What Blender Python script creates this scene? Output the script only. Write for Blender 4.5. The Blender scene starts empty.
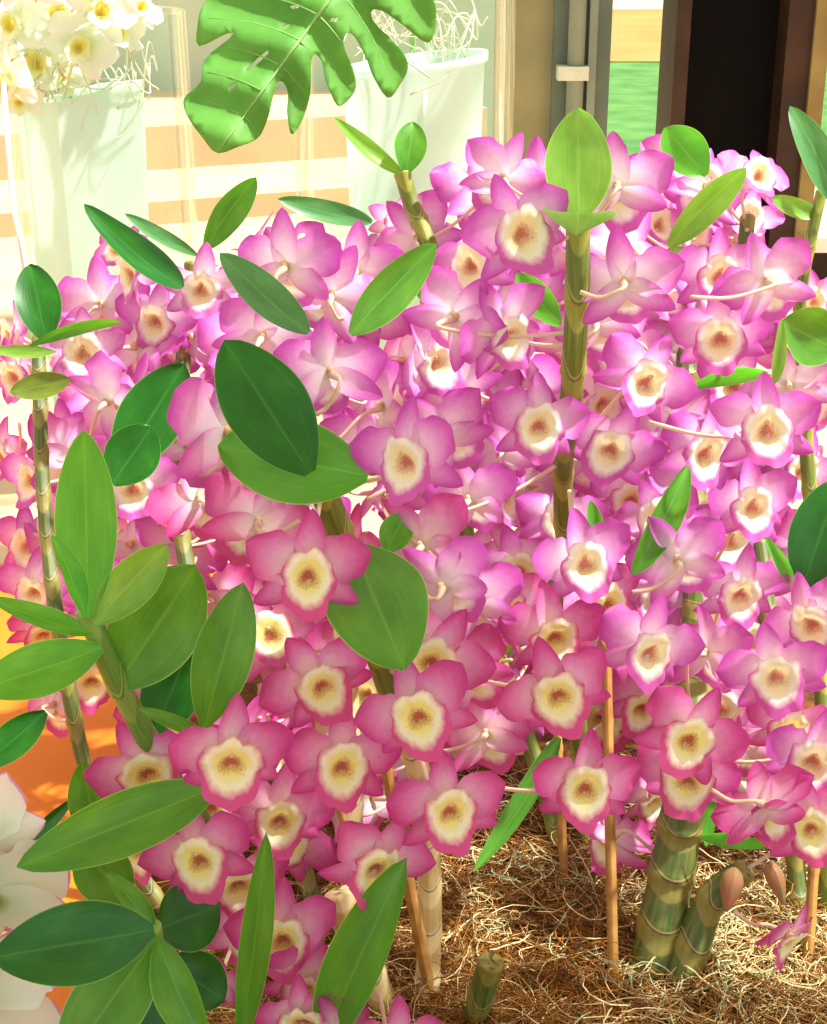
import bpy, math, random
import numpy as np
from mathutils import Vector, Matrix, Euler

random.seed(7)
rng = np.random.default_rng(7)
S = bpy.context.scene
COL = S.collection
R = math.radians

# ------------------------------------------------------------------ camera, world, sun, exposure
CAM = Vector((0.0, 0.0, 0.65))
PITCH = R(22.0)
F = 1500.0                                   # focal length in pixels of the 827x1024 frame
cd = bpy.data.cameras.new('camera')
cd.sensor_fit = 'VERTICAL'; cd.sensor_height = 36.0; cd.sensor_width = 36.0
cd.lens = 36.0 * F / 1024.0
cd.clip_start = 0.02; cd.clip_end = 200
cam = bpy.data.objects.new('camera', cd); COL.objects.link(cam)
cam.location = CAM
cam.rotation_euler = (R(90) - PITCH, 0, 0)
S.camera = cam
RIGHT = Vector((1, 0, 0))
FWD = Vector((0, math.cos(PITCH), -math.sin(PITCH)))
UP = Vector((0, math.sin(PITCH), math.cos(PITCH)))

w = bpy.data.worlds.new('daylight'); S.world = w; w.use_nodes = True
bg = w.node_tree.nodes['Background']
bg.inputs['Color'].default_value = (0.96, 1.0, 0.985, 1)
bg.inputs['Strength'].default_value = 1.15
sd = bpy.data.lights.new('sun', 'SUN'); sd.energy = 8.5; sd.angle = R(2.5); sd.color = (1.0, 0.99, 0.96)
sun = bpy.data.objects.new('sun', sd); COL.objects.link(sun)
SUNDIR = Vector((0.50, 0.10, 0.84)).normalized()          # towards the sun
sun.rotation_euler = SUNDIR.to_track_quat('Z', 'Y').to_euler()
sun.location = (2, 2, 5)
vs = S.view_settings
vs.view_transform = 'Standard'; vs.look = 'None'; vs.gamma = 1.0; vs.use_curve_mapping = False
vs.exposure = 0.05

# ------------------------------------------------------------------ helpers
def P(x, y, d):
    """point seen at pixel x, y of the photograph, d metres along the view axis"""
    return CAM + d * (FWD + (x - 413.5) / F * RIGHT - (y - 512.0) / F * UP)

def G(x, y, z=0.0):
    """point of the horizontal plane z seen at pixel x, y"""
    v = FWD + (x - 413.5) / F * RIGHT - (y - 512.0) / F * UP
    return CAM + v * ((z - CAM.z) / v.z)

def gd(x, y):
    v = FWD + (x - 413.5) / F * RIGHT - (y - 512.0) / F * UP
    return (0.0 - CAM.z) / v.z if v.z < -1e-4 else 99.0

def mesh(name, verts, faces, uvs=None, mats=(), smooth=True, fmat=None):
    me = bpy.data.meshes.new(name)
    me.from_pydata([tuple(v) for v in verts], [], faces)
    if uvs is not None:
        l = me.uv_layers.new(name='UVMap')
        idx = np.empty(len(me.loops), dtype=np.int32); me.loops.foreach_get('vertex_index', idx)
        l.data.foreach_set('uv', np.asarray(uvs, dtype=np.float32)[idx].ravel())
    for m in mats: me.materials.append(m)
    if smooth: me.polygons.foreach_set('use_smooth', [True] * len(me.polygons))
    if fmat is not None: me.polygons.foreach_set('material_index', fmat)
    me.update()
    return me

def obj(name, me, parent=None, loc=None):
    o = bpy.data.objects.new(name, me); COL.objects.link(o)
    if parent is not None: o.parent = parent
    if loc is not None: o.location = loc
    return o

def tag(o, label=None, cat=None, group=None, kind=None):
    if label: o['label'] = label
    if cat: o['category'] = cat
    if group: o['group'] = group
    if kind: o['kind'] = kind
    return o

def empty(name, loc, label=None, cat=None, group=None):
    o = bpy.data.objects.new(name, None); COL.objects.link(o); o.location = loc
    o.empty_display_size = 0.02
    return tag(o, label, cat, group)

def gridfaces(nu, nv, wrap=False):
    f = []
    for i in range(nu - 1):
        for j in range(nv if wrap else nv - 1):
            k = (j + 1) % nv
            f.append((i * nv + j, i * nv + k, (i + 1) * nv + k, (i + 1) * nv + j))
    return f

def spline(pts, n):
    """Catmull-Rom through pts, n samples"""
    p = np.array([tuple(q) for q in pts], dtype=float)
    if len(p) == 2: return np.linspace(p[0], p[1], n)
    a = np.vstack([2 * p[0] - p[1], p, 2 * p[-1] - p[-2]])
    out = []
    for t in np.linspace(0, len(p) - 1 - 1e-9, n):
        i = int(t); u = t - i
        p0, p1, p2, p3 = a[i], a[i + 1], a[i + 2], a[i + 3]
        out.append(0.5 * (2 * p1 + (p2 - p0) * u + (2 * p0 - 5 * p1 + 4 * p2 - p3) * u * u + (3 * p1 - p0 - 3 * p2 + p3) * u ** 3))
    return np.array(out)

def tube(pts, radii, sides=8, cap=True):
    """verts, faces, uvs of a tube along pts"""
    pts = np.asarray(pts, float); n = len(pts)
    rad = np.broadcast_to(np.asarray(radii, float), (n,))
    tan = np.gradient(pts, axis=0); tan /= np.linalg.norm(tan, axis=1)[:, None] + 1e-12
    ref = np.array([1.0, 0, 0]) if abs(tan[0][0]) < 0.8 else np.array([0, 1.0, 0])
    nrm = np.cross(tan[0], ref); nrm /= np.linalg.norm(nrm)
    V, U = [], []
    seg = np.r_[0, np.cumsum(np.linalg.norm(np.diff(pts, axis=0), axis=1))]
    m = sides + 1                                        # first and last column meet at the seam
    for i in range(n):
        nrm = nrm - tan[i] * np.dot(nrm, tan[i]); nrm /= np.linalg.norm(nrm) + 1e-12
        b = np.cross(tan[i], nrm)
        for j in range(m):
            a = 2 * math.pi * (j % sides) / sides
            V.append(pts[i] + rad[i] * (math.cos(a) * nrm + math.sin(a) * b)); U.append((j / sides, seg[i]))
    Fc = gridfaces(n, m)
    if cap:
        Fc.append(tuple(range(sides - 1, -1, -1))); Fc.append(tuple(range((n - 1) * m, (n - 1) * m + sides)))
    return V, Fc, U

def boxverts(x0, x1, y0, y1, z0, z1):
    v = [(x, y, z) for z in (z0, z1) for y in (y0, y1) for x in (x0, x1)]
    f = [(0, 2, 3, 1), (4, 5, 7, 6), (0, 1, 5, 4), (2, 6, 7, 3), (0, 4, 6, 2), (1, 3, 7, 5)]
    return v, f

def box(name, x0, x1, y0, y1, z0, z1, m, parent=None):
    v, f = boxverts(x0, x1, y0, y1, z0, z1)
    return obj(name, mesh(name, v, f, None, (m,), smooth=False), parent)

def merge(parts):
    V, Fc, U = [], [], []
    for v, f, u in parts:
        k = len(V); V += list(v); U += list(u); Fc += [tuple(i + k for i in q) for q in f]
    return V, Fc, U

# ------------------------------------------------------------------ materials
def lin(r, g, b):
    f = lambda c: (c / 255 / 12.92) if c / 255 <= 0.04045 else ((c / 255 + 0.055) / 1.055) ** 2.4
    return (f(r), f(g), f(b), 1.0)

class NT:
    def __init__(s, name):
        s.m = bpy.data.materials.new(name); s.m.use_nodes = True
        s.t = s.m.node_tree; s.t.nodes.clear()
        s.out = s.n('ShaderNodeOutputMaterial')
    def n(s, kind, **kw):
        nd = s.t.nodes.new(kind)
        for k, v in kw.items(): setattr(nd, k, v)
        return nd
    def l(s, a, b): s.t.links.new(a, b)
    def setin(s, sock, v):
        if hasattr(v, 'is_output') or isinstance(v, bpy.types.NodeSocket): s.l(v, sock)
        else: sock.default_value = v
    def math(s, op, a, b=0.0, c=0.0, clamp=False):
        nd = s.n('ShaderNodeMath', operation=op, use_clamp=clamp)
        for i, v in enumerate((a, b, c)): s.setin(nd.inputs[i], v)
        return nd.outputs[0]
    def ramp(s, fac, stops, interp='LINEAR'):
        nd = s.n('ShaderNodeValToRGB'); cr = nd.color_ramp; cr.interpolation = interp
        while len(cr.elements) < len(stops): cr.elements.new(0.5)
        for e, (p, c) in zip(cr.elements, stops): e.position = p; e.color = c
        s.setin(nd.inputs[0], fac); return nd.outputs[0]
    def mix(s, fac, a, b, blend='MIX'):
        nd = s.n('ShaderNodeMix', data_type='RGBA', blend_type=blend)
        s.setin(nd.inputs[0], fac); s.setin(nd.inputs[6], a); s.setin(nd.inputs[7], b); return nd.outputs[2]
    def noise(s, scale, detail=3, vec=None, out=0, rough=0.5):
        nd = s.n('ShaderNodeTexNoise'); nd.inputs['Scale'].default_value = scale; nd.inputs['Detail'].default_value = detail
        nd.inputs['Roughness'].default_value = rough
        if vec is not None: s.l(vec, nd.inputs['Vector'])
        return nd.outputs[out]
    def uv(s):
        nd = s.n('ShaderNodeUVMap'); sx = s.n('ShaderNodeSeparateXYZ'); s.l(nd.outputs[0], sx.inputs[0])
        return nd.outputs[0], sx.outputs[0], sx.outputs[1]
    def bump(s, h, strength=0.3, dist=0.001):
        nd = s.n('ShaderNodeBump'); nd.inputs['Strength'].default_value = strength; nd.inputs['Distance'].default_value = dist
        s.l(h, nd.inputs['Height']); return nd.outputs[0]
    def surface(s, col, rough=0.5, spec=0.4, trans=0.0, tcol=None, bump=None, coat=0.0, sheen=0.0):
        p = s.n('ShaderNodeBsdfPrincipled')
        s.setin(p.inputs['Base Color'], col); s.setin(p.inputs['Roughness'], rough)
        p.inputs['Specular IOR Level'].default_value = spec
        p.inputs['Coat Weight'].default_value = coat
        p.inputs['Sheen Weight'].default_value = sheen
        if bump is not None: s.l(bump, p.inputs['Normal'])
        if trans:
            t = s.n('ShaderNodeBsdfTranslucent'); s.setin(t.inputs[0], tcol if tcol is not None else col)
            if bump is not None: s.l(bump, t.inputs['Normal'])
            mx = s.n('ShaderNodeMixShader'); mx.inputs[0].default_value = trans
            s.l(p.outputs[0], mx.inputs[1]); s.l(t.outputs[0], mx.inputs[2]); s.l(mx.outputs[0], s.out.inputs[0])
        else:
            s.l(p.outputs[0], s.out.inputs[0])
        return s.m

def mat_petal(name, stops, trans=0.40):
    t = NT(name); uv, u, v = t.uv()
    su = t.math('ABSOLUTE', t.math('MULTIPLY_ADD', u, 2.0, -1.0))
    edge = t.math('MULTIPLY', t.math('POWER', su, 2.2), 0.30)
    geo = t.n('ShaderNodeObjectInfo')
    nz = t.noise(9.0, 2, uv)
    fac = t.math('ADD', t.math('ADD', v, edge), t.math('MULTIPLY_ADD', nz, 0.16, -0.08))
    fac = t.math('ADD', fac, t.math('MULTIPLY_ADD', geo.outputs['Random'], 0.14, -0.07), clamp=True)
    c = t.ramp(fac, stops)
    # fine veins running along the petal
    mp = t.n('ShaderNodeMapping'); mp.inputs['Scale'].default_value = (26, 1.2, 1); t.l(uv, mp.inputs[0])
    vn = t.noise(1.6, 2, mp.outputs[0])
    c2 = t.mix(t.math('MULTIPLY_ADD', vn, 0.5, -0.17, clamp=True), c, (0.93, 0.75, 0.9, 1), 'MULTIPLY')
    b = t.bump(vn, 0.22, 0.0006)
    return t.surface(c2, 0.42, 0.35, trans, c2, b, sheen=0.15)

WARM_LIT = [(0.0, lin(216, 220, 160)), (0.11, lin(247, 238, 226)), (0.32, lin(245, 212, 226)), (0.56, lin(234, 156, 206)), (0.80, lin(222, 102, 174)), (1.0, lin(206, 70, 152))]  # pink with the warmer front light put into its colour
COOL_LIT = [(0.0, lin(220, 224, 180)), (0.13, lin(250, 243, 244)), (0.36, lin(246, 218, 238)), (0.60, lin(233, 164, 222)), (0.82, lin(219, 112, 204)), (1.0, lin(204, 82, 186))]  # same pink with bluish sky light put into its colour
PALE = [(0.0, lin(220, 222, 180)), (0.15, lin(250, 240, 240)), (0.45, lin(247, 220, 238)), (0.75, lin(229, 158, 216)), (1.0, lin(204, 92, 186))]
WHIT = [(0.0, lin(186, 210, 120)), (0.18, lin(226, 244, 212)), (0.7, lin(238, 252, 236)), (0.96, lin(240, 246, 238)), (1.0, lin(226, 160, 200))]
CREAM = [(0.0, lin(206, 214, 110)), (0.2, lin(236, 244, 190)), (0.55, lin(246, 252, 232)), (1.0, lin(253, 252, 240))]
PET = {'warm_lit': mat_petal('warm_lit_petal', WARM_LIT), 'cool_lit': mat_petal('cool_lit_petal', COOL_LIT), 'pale': mat_petal('pale_lilac_petal', PALE),
       'whit': mat_petal('white_petal', WHIT, 0.35), 'crem': mat_petal('cream_petal', CREAM, 0.35)}

def mat_lip(name, rim, mid, yel, red):
    t = NT(name); uv, u, v = t.uv()               # u, v: -1..1 over the lip's face
    nz = t.noise(3.5, 3, uv); nz2 = t.noise(11, 2, uv)
    r = t.math('SQRT', t.math('ADD', t.math('POWER', u, 2.0), t.math('POWER', t.math('ADD', v, -0.20), 2.0)))
    r = t.math('ADD', r, t.math('MULTIPLY_ADD', nz, 0.22, -0.11))
    c = t.ramp(r, [(0.0, yel), (0.48, yel), (0.64, mid), (0.72, mid), (0.94, rim), (1.0, rim)])
    # heart-shaped dark throat, upper half
    dx = t.math('MULTIPLY', u, 2.1)
    dz = t.math('MULTIPLY', t.math('ADD', t.math('ADD', v, -0.16), t.math('MULTIPLY', t.math('ABSOLUTE', u), 0.45)), 2.6)
    q = t.math('SQRT', t.math('ADD', t.math('POWER', dx, 2.0), t.math('POWER', dz, 2.0)))
    q = t.math('ADD', q, t.math('MULTIPLY_ADD', nz2, 0.8, -0.4))
    k = t.ramp(q, [(0.0, (1, 1, 1, 1)), (0.35, (1, 1, 1, 1)), (1.05, (0, 0, 0, 1))])
    c = t.mix(t.math('MULTIPLY', k, 0.9), c, red)
    return t.surface(c, 0.5, 0.3, 0.22, c, t.bump(nz2, 0.2, 0.0006), sheen=0.3)

LIP = {'warm_lit': mat_lip('warm_lit_lip', lin(216, 84, 150), lin(250, 254, 214), lin(250, 252, 150), lin(178, 64, 48)),
       'cool_lit': mat_lip('cool_lit_lip', lin(212, 96, 184), lin(250, 252, 228), lin(250, 248, 186), lin(200, 100, 84)),
       'pale': mat_lip('pale_lip', lin(216, 120, 196), lin(250, 246, 226), lin(249, 240, 190), lin(190, 110, 70)),
       'whit': mat_lip('white_lip', lin(224, 150, 196), lin(246, 244, 220), lin(244, 232, 150), lin(150, 60, 40)),
       'crem': mat_lip('cream_lip', lin(246, 250, 216), lin(246, 248, 180), lin(240, 236, 110), lin(232, 190, 60))}

def mat_simple(name, c1, c2, scale=40, rough=0.6, spec=0.3, trans=0, bump=0.2, bd=0.001, detail=4):
    t = NT(name); tc = t.n('ShaderNodeTexCoord')
    nz = t.noise(scale, detail, tc.outputs['Object'])
    c = t.ramp(nz, [(0.32, c1), (0.68, c2)])
    return t.surface(c, rough, spec, trans, c, t.bump(nz, bump, bd) if bump else None)

COLUMN = mat_simple('orchid_column', lin(240, 226, 170), lin(214, 120, 96), 260, 0.45)
STALK = mat_simple('flower_stalk', lin(244, 226, 190), lin(236, 200, 180), 90, 0.5, trans=0.25)
BUD = mat_simple('orchid_bud', lin(150, 128, 70), lin(190, 116, 96), 90, 0.5, trans=0.2)

def mat_leaf(name, dark, mid, light, edge, trans=0.3, rough=0.36):
    t = NT(name); uv, u, v = t.uv()
    su = t.math('ABSOLUTE', t.math('MULTIPLY_ADD', u, 2.0, -1.0))
    mp = t.n('ShaderNodeMapping'); mp.inputs['Scale'].default_value = (18, 1.0, 1); t.l(uv, mp.inputs[0])
    st = t.noise(1.3, 2, mp.outputs[0]); big = t.noise(2.6, 3, uv)
    c = t.ramp(t.math('MULTIPLY_ADD', st, 0.25, t.math('MULTIPLY', big, 0.75)), [(0.25, dark), (0.55, mid), (0.95, light)])
    mid_k = t.ramp(su, [(0.0, (0.5, 0.5, 0.5, 1)), (0.03, (0.2, 0.2, 0.2, 1)), (0.06, (0, 0, 0, 1)), (1, (0, 0, 0, 1))])
    c = t.mix(mid_k, c, light)
    ed = t.ramp(su, [(0.965, (0, 0, 0, 1)), (0.995, (1, 1, 1, 1))])  # edge highlight painted as a pale rim along the leaf margin
    c = t.mix(ed, c, edge)
    tc = t.mix(1.0, c, (1.5, 1.5, 0.7, 1), 'MULTIPLY')
    return t.surface(c, rough, 0.45, trans, tc, t.bump(st, 0.22, 0.0008))

LEAF = {'dk': mat_leaf('dark_green_leaf', lin(20, 84, 18), lin(34, 110, 28), lin(70, 146, 50), lin(120, 180, 84), 0.2, 0.3),
        'md': mat_leaf('mid_green_leaf', lin(62, 130, 34), lin(92, 162, 50), lin(128, 188, 76), lin(170, 214, 118)),
        'lt': mat_leaf('fresh_green_leaf', lin(98, 158, 50), lin(128, 184, 72), lin(158, 204, 100), lin(188, 222, 130), 0.38),
        'bl': mat_leaf('bluish_green_leaf', lin(62, 128, 66), lin(84, 150, 84), lin(126, 186, 122), lin(170, 216, 160)),
        'br': mat_leaf('bright_green_leaf', lin(72, 160, 40), lin(96, 184, 56), lin(130, 206, 84), lin(176, 226, 120), 0.4),
        'ol': mat_leaf('olive_green_leaf', lin(84, 112, 34), lin(110, 136, 46), lin(140, 160, 70), lin(178, 180, 90))}

def mat_cane(name, green, yellow, ring, paper, per=0.045):
    t = NT(name); uv, u, v = t.uv()
    # node bands: v is metres along the cane
    ang = t.math('ABSOLUTE', t.math('MULTIPLY_ADD', u, 2.0, -1.0))
    f = t.math('FRACT', t.math('ADD', t.math('DIVIDE', v, per), t.math('MULTIPLY', t.math('SUBTRACT', 0.5, t.math('MULTIPLY', t.math('COSINE', t.math('MULTIPLY', u, 12.566)), 0.5)), 0.30)))
    mp = t.n('ShaderNodeMapping'); mp.inputs['Scale'].default_value = (10, 12, 1); t.l(uv, mp.inputs[0])
    nz = t.noise(2.0, 4, mp.outputs[0])
    c = t.ramp(f, [(0.0, ring), (0.05, yellow), (0.40, yellow), (0.44, green), (0.94, green), (0.97, paper), (1.0, ring)])
    c = t.mix(t.math('MULTIPLY_ADD', nz, 1.0, -0.35, clamp=True), c, paper)
    mp2 = t.n('ShaderNodeMapping'); mp2.inputs['Scale'].default_value = (40, 4, 1); t.l(uv, mp2.inputs[0])
    st = t.noise(2.0, 2, mp2.outputs[0])
    return t.surface(c, 0.45, 0.4, 0, None, t.bump(st, 0.3, 0.0008))

CANE = {'green': mat_cane('green_cane', lin(92, 112, 22), lin(146, 152, 50), lin(62, 76, 18), lin(176, 176, 100)),
        'dry': mat_cane('dry_cane', lin(196, 168, 96), lin(222, 200, 138), lin(92, 70, 40), lin(236, 222, 178), 0.03),
        'dark': mat_cane('dark_cane', lin(66, 92, 26), lin(128, 124, 50), lin(50, 40, 20), lin(176, 160, 100), 0.034),
        'leafy': mat_cane('leafy_cane', lin(92, 142, 48), lin(128, 172, 78), lin(70, 110, 40), lin(160, 190, 110), 0.06)}

STAKE = mat_simple('bamboo_stake', lin(150, 104, 46), lin(190, 144, 76), 60, 0.55, bump=0.3)
MOSSB = mat_simple('fibre_bed', lin(70, 40, 8), lin(126, 80, 24), 60, 0.9, bump=0.9, bd=0.01, detail=8)
FIB = [mat_simple('golden_fibre', lin(150, 96, 28), lin(176, 122, 44), 30, 0.5, 0.4, bump=0),
       mat_simple('brown_fibre', lin(104, 64, 20), lin(140, 92, 36), 30, 0.6, 0.3, bump=0),
       mat_simple('straw_fibre', lin(222, 196, 130), lin(238, 220, 164), 30, 0.4, 0.5, bump=0),
       mat_simple('greenish_fibre', lin(150, 170, 110), lin(206, 216, 170), 30, 0.3, 0.7, bump=0)]

# ------------------------------------------------------------------ the setting
TERRA = mat_simple('terracotta_floor', lin(222, 118, 22), lin(232, 132, 34), 3, 0.55, bump=0.05)
TERR = mat_simple('cream_paving', lin(204, 172, 132), lin(218, 188, 148), 6, 0.8, bump=0.1)
LAWN = mat_simple('lawn', lin(62, 112, 46), lin(92, 138, 62), 8, 0.9, bump=0.5, bd=0.02, detail=8)
PATHM = mat_simple('path', lin(160, 118, 56), lin(172, 134, 70), 2, 0.9)
OLIVE = mat_simple('olive_render', lin(134, 132, 96), lin(158, 152, 112), 9, 0.85, bump=0.3)
GREYG = mat_simple('grey_green_paint', lin(92, 106, 92), lin(108, 120, 104), 12, 0.5)
PIPEM = mat_simple('pipe_paint', lin(120, 132, 116), lin(138, 148, 130), 12, 0.4)
BRACK = mat_simple('pale_bracket', lin(196, 200, 176), lin(214, 216, 196), 40, 0.5)
BROWN = mat_simple('brown_timber', lin(44, 27, 16), lin(66, 42, 24), 14, 0.55, bump=0.3)
DARKD = mat_simple('black_doorway', lin(8, 6, 6), lin(14, 10, 9), 10, 0.7, 0.1)  # near-black colour for the shade inside the doorway
TAN = mat_simple('tan_frame', lin(128, 108, 60), lin(150, 130, 78), 14, 0.6)
LEDGE = mat_simple('white_ledge', lin(214, 214, 200), lin(230, 230, 216), 14, 0.6)

def struct(o): o['kind'] = 'structure'; return o

struct(box('floor', -3, 3, -0.6, 1.47, -0.10, -0.004, TERRA))
struct(box('terrace_floor', -4, 0.9, 1.47, 3.85, -0.10, -0.006, TERR))
def step(name, y0, z1):
    o = struct(box(name, -4.0, 0.60, 0.0, 2.2, -0.10, z1, TERR))
    o.location = (-0.35, y0, 0); o.rotation_euler = (0, 0, R(24))
step('step_floor', 3.42, 0.045)
step('upper_step_floor', 3.88, 0.150)
WALLF = mat_simple('grey_green_wall', lin(176, 190, 160), lin(192, 204, 176), 5, 0.85, bump=0.2)
struct(box('wall_far', -4, 0.35, 4.55, 4.75, -0.02, 2.0, WALLF))
struct(box('lawn', 0.35, 6, 3.85, 7.2, -0.10, -0.02, LAWN))
struct(box('path', -6, 6, 7.2, 11, -0.10, -0.015, PATHM))
struct(box('ground', -40, 40, 11, 80, -0.10, -0.02, TERR))
struct(box('ground_side', 0.9, 6, 1.47, 3.85, -0.10, -0.012, TERR))

BLOCKM = mat_simple('blocker_pale', lin(214, 206, 188), lin(228, 220, 204), 6, 0.7)
struct(box('sun_blocker', -3, 3, -2.5, 1.035, 2.3, 2.42, BLOCKM))  # unseen slab added to keep sun off the foreground; pale underside bounces light
def X(px, d): return (px - 413.5) / F * d
WD = 2.4                                              # the house wall stands about 3 m from the camera
yw = WD / math.cos(PITCH)
# at this distance the frame shows the wall from about 0.1 m to 0.47 m above the floor; it is built to full height
dd = yw / 1.035
struct(box('wall_back', X(497, dd), X(551, dd), yw, yw + 0.12, -0.01, 2.3, OLIVE))
pl = box('pillar_back', X(551, dd), X(607, dd), yw - 0.03, yw + 0.10, -0.01, 2.3, GREYG); struct(pl)
struct(box('trim_1', X(584, dd), X(592, dd), yw - 0.05, yw - 0.03, -0.01, 2.3, PIPEM))
struct(box('trim_2', X(668, dd), X(682, dd), yw - 0.05, yw + 0.10, -0.01, 2.3, BROWN))
dr = struct(box('doorway_shade', X(682, dd), X(778, dd), yw + 0.02, yw + 0.07, -0.01, 2.2, DARKD))  # black panel stands in for the dark interior of the open doorway
struct(box('trim_3', X(776, dd), X(801, dd), yw - 0.05, yw + 0.10, -0.01, 2.3, BROWN))
struct(box('trim_4', X(801, dd), X(816, dd), yw - 0.06, yw + 0.10, -0.01, 2.3, TAN))
struct(box('wall_right', X(817, dd), X(1050, dd), yw + 0.02, yw + 0.12, -0.01, 0.11, BROWN))
struct(box('trim_5', X(812, dd), X(1050, dd), yw - 0.09, yw + 0.14, 0.11, 0.135, LEDGE))
pp = empty('drainpipe', (X(572, dd), yw - 0.05, -0.006), 'grey green drainpipe fixed by a pale bracket to the pillar beside the olive wall', 'pipe')
V, Fc, U = tube([(0, 0, 0), (0, 0, 1.1), (0, 0, 2.3)], 0.014, 16)
obj('pipe', mesh('pipe', V, Fc, U, (PIPEM,)), pp)
bz = P(566, 66, dd).z
bk = box('bracket', -0.030, 0.020, -0.018, 0.022, bz - 0.010, bz + 0.012, BRACK, pp)
# ------------------------------------------------------------------ orchid flower parts (unit span = 1, facing -Y, dorsal +Z)
def blade(L, W, kind, curl, cup, ruf, seed, ang, fwd=0.0, nu=15, nv=9, twist=0.0):
    r = np.random.default_rng(seed)
    ph = r.uniform(0, 6.28, 4)
    V, U = [], []
    y = z = 0.0; dz = L / (nu - 1)
    for i in range(nu):
        t = i / (nu - 1)
        if i:
            a = curl * (t ** 1.3) + fwd
            z += dz * math.cos(a); y += dz * math.sin(a)
        if kind == 'petal':                              # narrow claw, broad rounded blade
            wd = W / 2 * (0.26 * (1 - t) ** 2 + max(0.0, math.sin(math.pi * t ** 1.2)) ** 0.68) * (1 + 0.07 * math.sin(t * 15 + ph[3]) + 0.03 * math.sin(t * 27 + ph[1]))
        else:
            wd = W / 2 * (0.50 * (1 - t) ** 2 + max(0.0, math.sin(math.pi * t ** 0.95)) ** 0.62)
        for j in range(nv):
            s = j / (nv - 1) * 2 - 1
            tw = twist * t
            xx = s * wd; off = -cup * wd * s * s * 1.6
            off += ruf * W * (s * s) * (t ** 0.6) * (1 - t ** 6) * (math.sin(t * 9 + ph[0] + (2.2 if s > 0 else 0)) + 0.5 * math.sin(t * 17 + ph[1] + s))
            off += 0.35 * ruf * W * math.sin(6 * t + ph[2])
            zz = z
            V.append((xx * math.cos(tw) - off * math.sin(tw) * 0, y + off + xx * math.sin(tw), zz)); U.append((s * 0.5 + 0.5, t))
    ca, sa = math.cos(ang), math.sin(ang)
    V = [(x * ca + z_ * sa, y_, -x * sa + z_ * ca) for x, y_, z_ in V]
    return V, gridfaces(nu, nv), U

def lip_geo(seed, R0=0.255, tilt=0.0):
    r = np.random.default_rng(seed + 500)
    ph = r.uniform(0, 6.28, 3); nr, na = 11, 36
    sx, sz = r.uniform(0.84, 1.02), r.uniform(0.98, 1.12)
    V, U = [], []
    for i in range(nr):
        q = i / (nr - 1)
        for j in range(na):
            a = 2 * math.pi * j / na
            ux, uz = math.sin(a), math.cos(a)
            out = 1.0 - 0.10 * max(0, uz) + 0.12 * max(0, -uz) ** 3
            wob = 0.05 * math.sin(5 * a + ph[0]) + 0.035 * math.sin(8 * a + ph[1]) + 0.02 * math.sin(13 * a + ph[2])
            rad = q * R0 * (out + wob * q * q)
            y = float(np.interp(q, [0, .2, .45, .7, 1], [-.020, -.038, -.085, -.118, -.112]))
            y -= 0.075 * q * q * max(0, -uz) ** 2            # apron reaching forward below
            y -= 0.045 * q * max(0, uz) ** 2                 # hood forward round the column
            y += 0.05 * q ** 3 * abs(ux) ** 2                # sides rolled back
            y += 0.016 * q ** 3 * (math.sin(7 * a + ph[1]) + 0.7 * math.sin(11 * a + ph[0]))
            V.append((rad * ux * sx, y, rad * uz * sz - 0.05)); U.append((q * ux, q * uz))
    return V, gridfaces(nr, na, True), U

def column_geo():
    pts = spline([(0, 0.05, 0.02), (0, -0.03, 0.045), (0, -0.075, 0.05), (0, -0.10, 0.03)], 8)
    return tube(pts, [0.026, 0.027, 0.028, 0.029, 0.030, 0.030, 0.026, 0.010], 8)

NVAR = 10
POOL = {}
def pool(kind):
    if kind in POOL: return POOL[kind]
    out = []
    for k in range(NVAR):
        rr = random.Random(k * 31 + 5)
        narrow = 0.72 if kind == 'pale' else 1.0
        wide = 1.25 if kind in ('whit', 'crem') else 1.0
        c = rr.uniform(-0.25, 0.55)
        d = {}
        d['dorsal'] = blade(0.47, 0.20 * wide, 'sepal', c, rr.uniform(-.3, .45), 0.035, k * 10 + 1, rr.uniform(-.08, .08), 0.05)
        for s, nm in ((-1, 'lat_l'), (1, 'lat_r')):
            d[nm] = blade(0.46, 0.185 * wide, 'sepal', rr.uniform(-.1, .6), rr.uniform(-.3, .45), 0.035, k * 10 + (3 if s > 0 else 4), s * R(rr.uniform(114, 132)), 0.08)
            d['pet_l' if s < 0 else 'pet_r'] = blade(0.50, 0.36 * narrow * (1.1 if wide > 1 else 1), 'petal', rr.uniform(-.45, .55), rr.uniform(-.35, .35), rr.uniform(.06, .11), k * 10 + (5 if s > 0 else 6), s * R(rr.uniform(62, 82)), -0.08)
        ms = {a: mesh('petal' if 'pet' in a else 'sepal', *g, (PET[kind],)) for a, g in d.items()}
        ms['lip'] = mesh('lip', *lip_geo(k + (40 if kind == 'warm_lit' else 0), 0.242 if wide == 1 else 0.17), (LIP[kind],))
        ms['column'] = mesh('column', *column_geo(), (COLUMN,))
        out.append(ms)
    POOL[kind] = out
    return out

CAMROT = Matrix((RIGHT, UP, -FWD)).transposed()           # camera axes as columns
# flower axes in camera axes: x right, z(dorsal) -> cam up, -y(face) -> towards the camera (+z of camera)
BASEROT = Matrix(((1, 0, 0), (0, 0, 1), (0, -1, 0)))
def flower_rot(yaw, pitch, roll):
    m = Matrix.Rotation(R(yaw), 3, 'Y') @ Matrix.Rotation(R(-pitch), 3, 'X') @ Matrix.Rotation(R(-roll), 3, 'Z')
    return CAMROT @ m @ BASEROT

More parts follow.
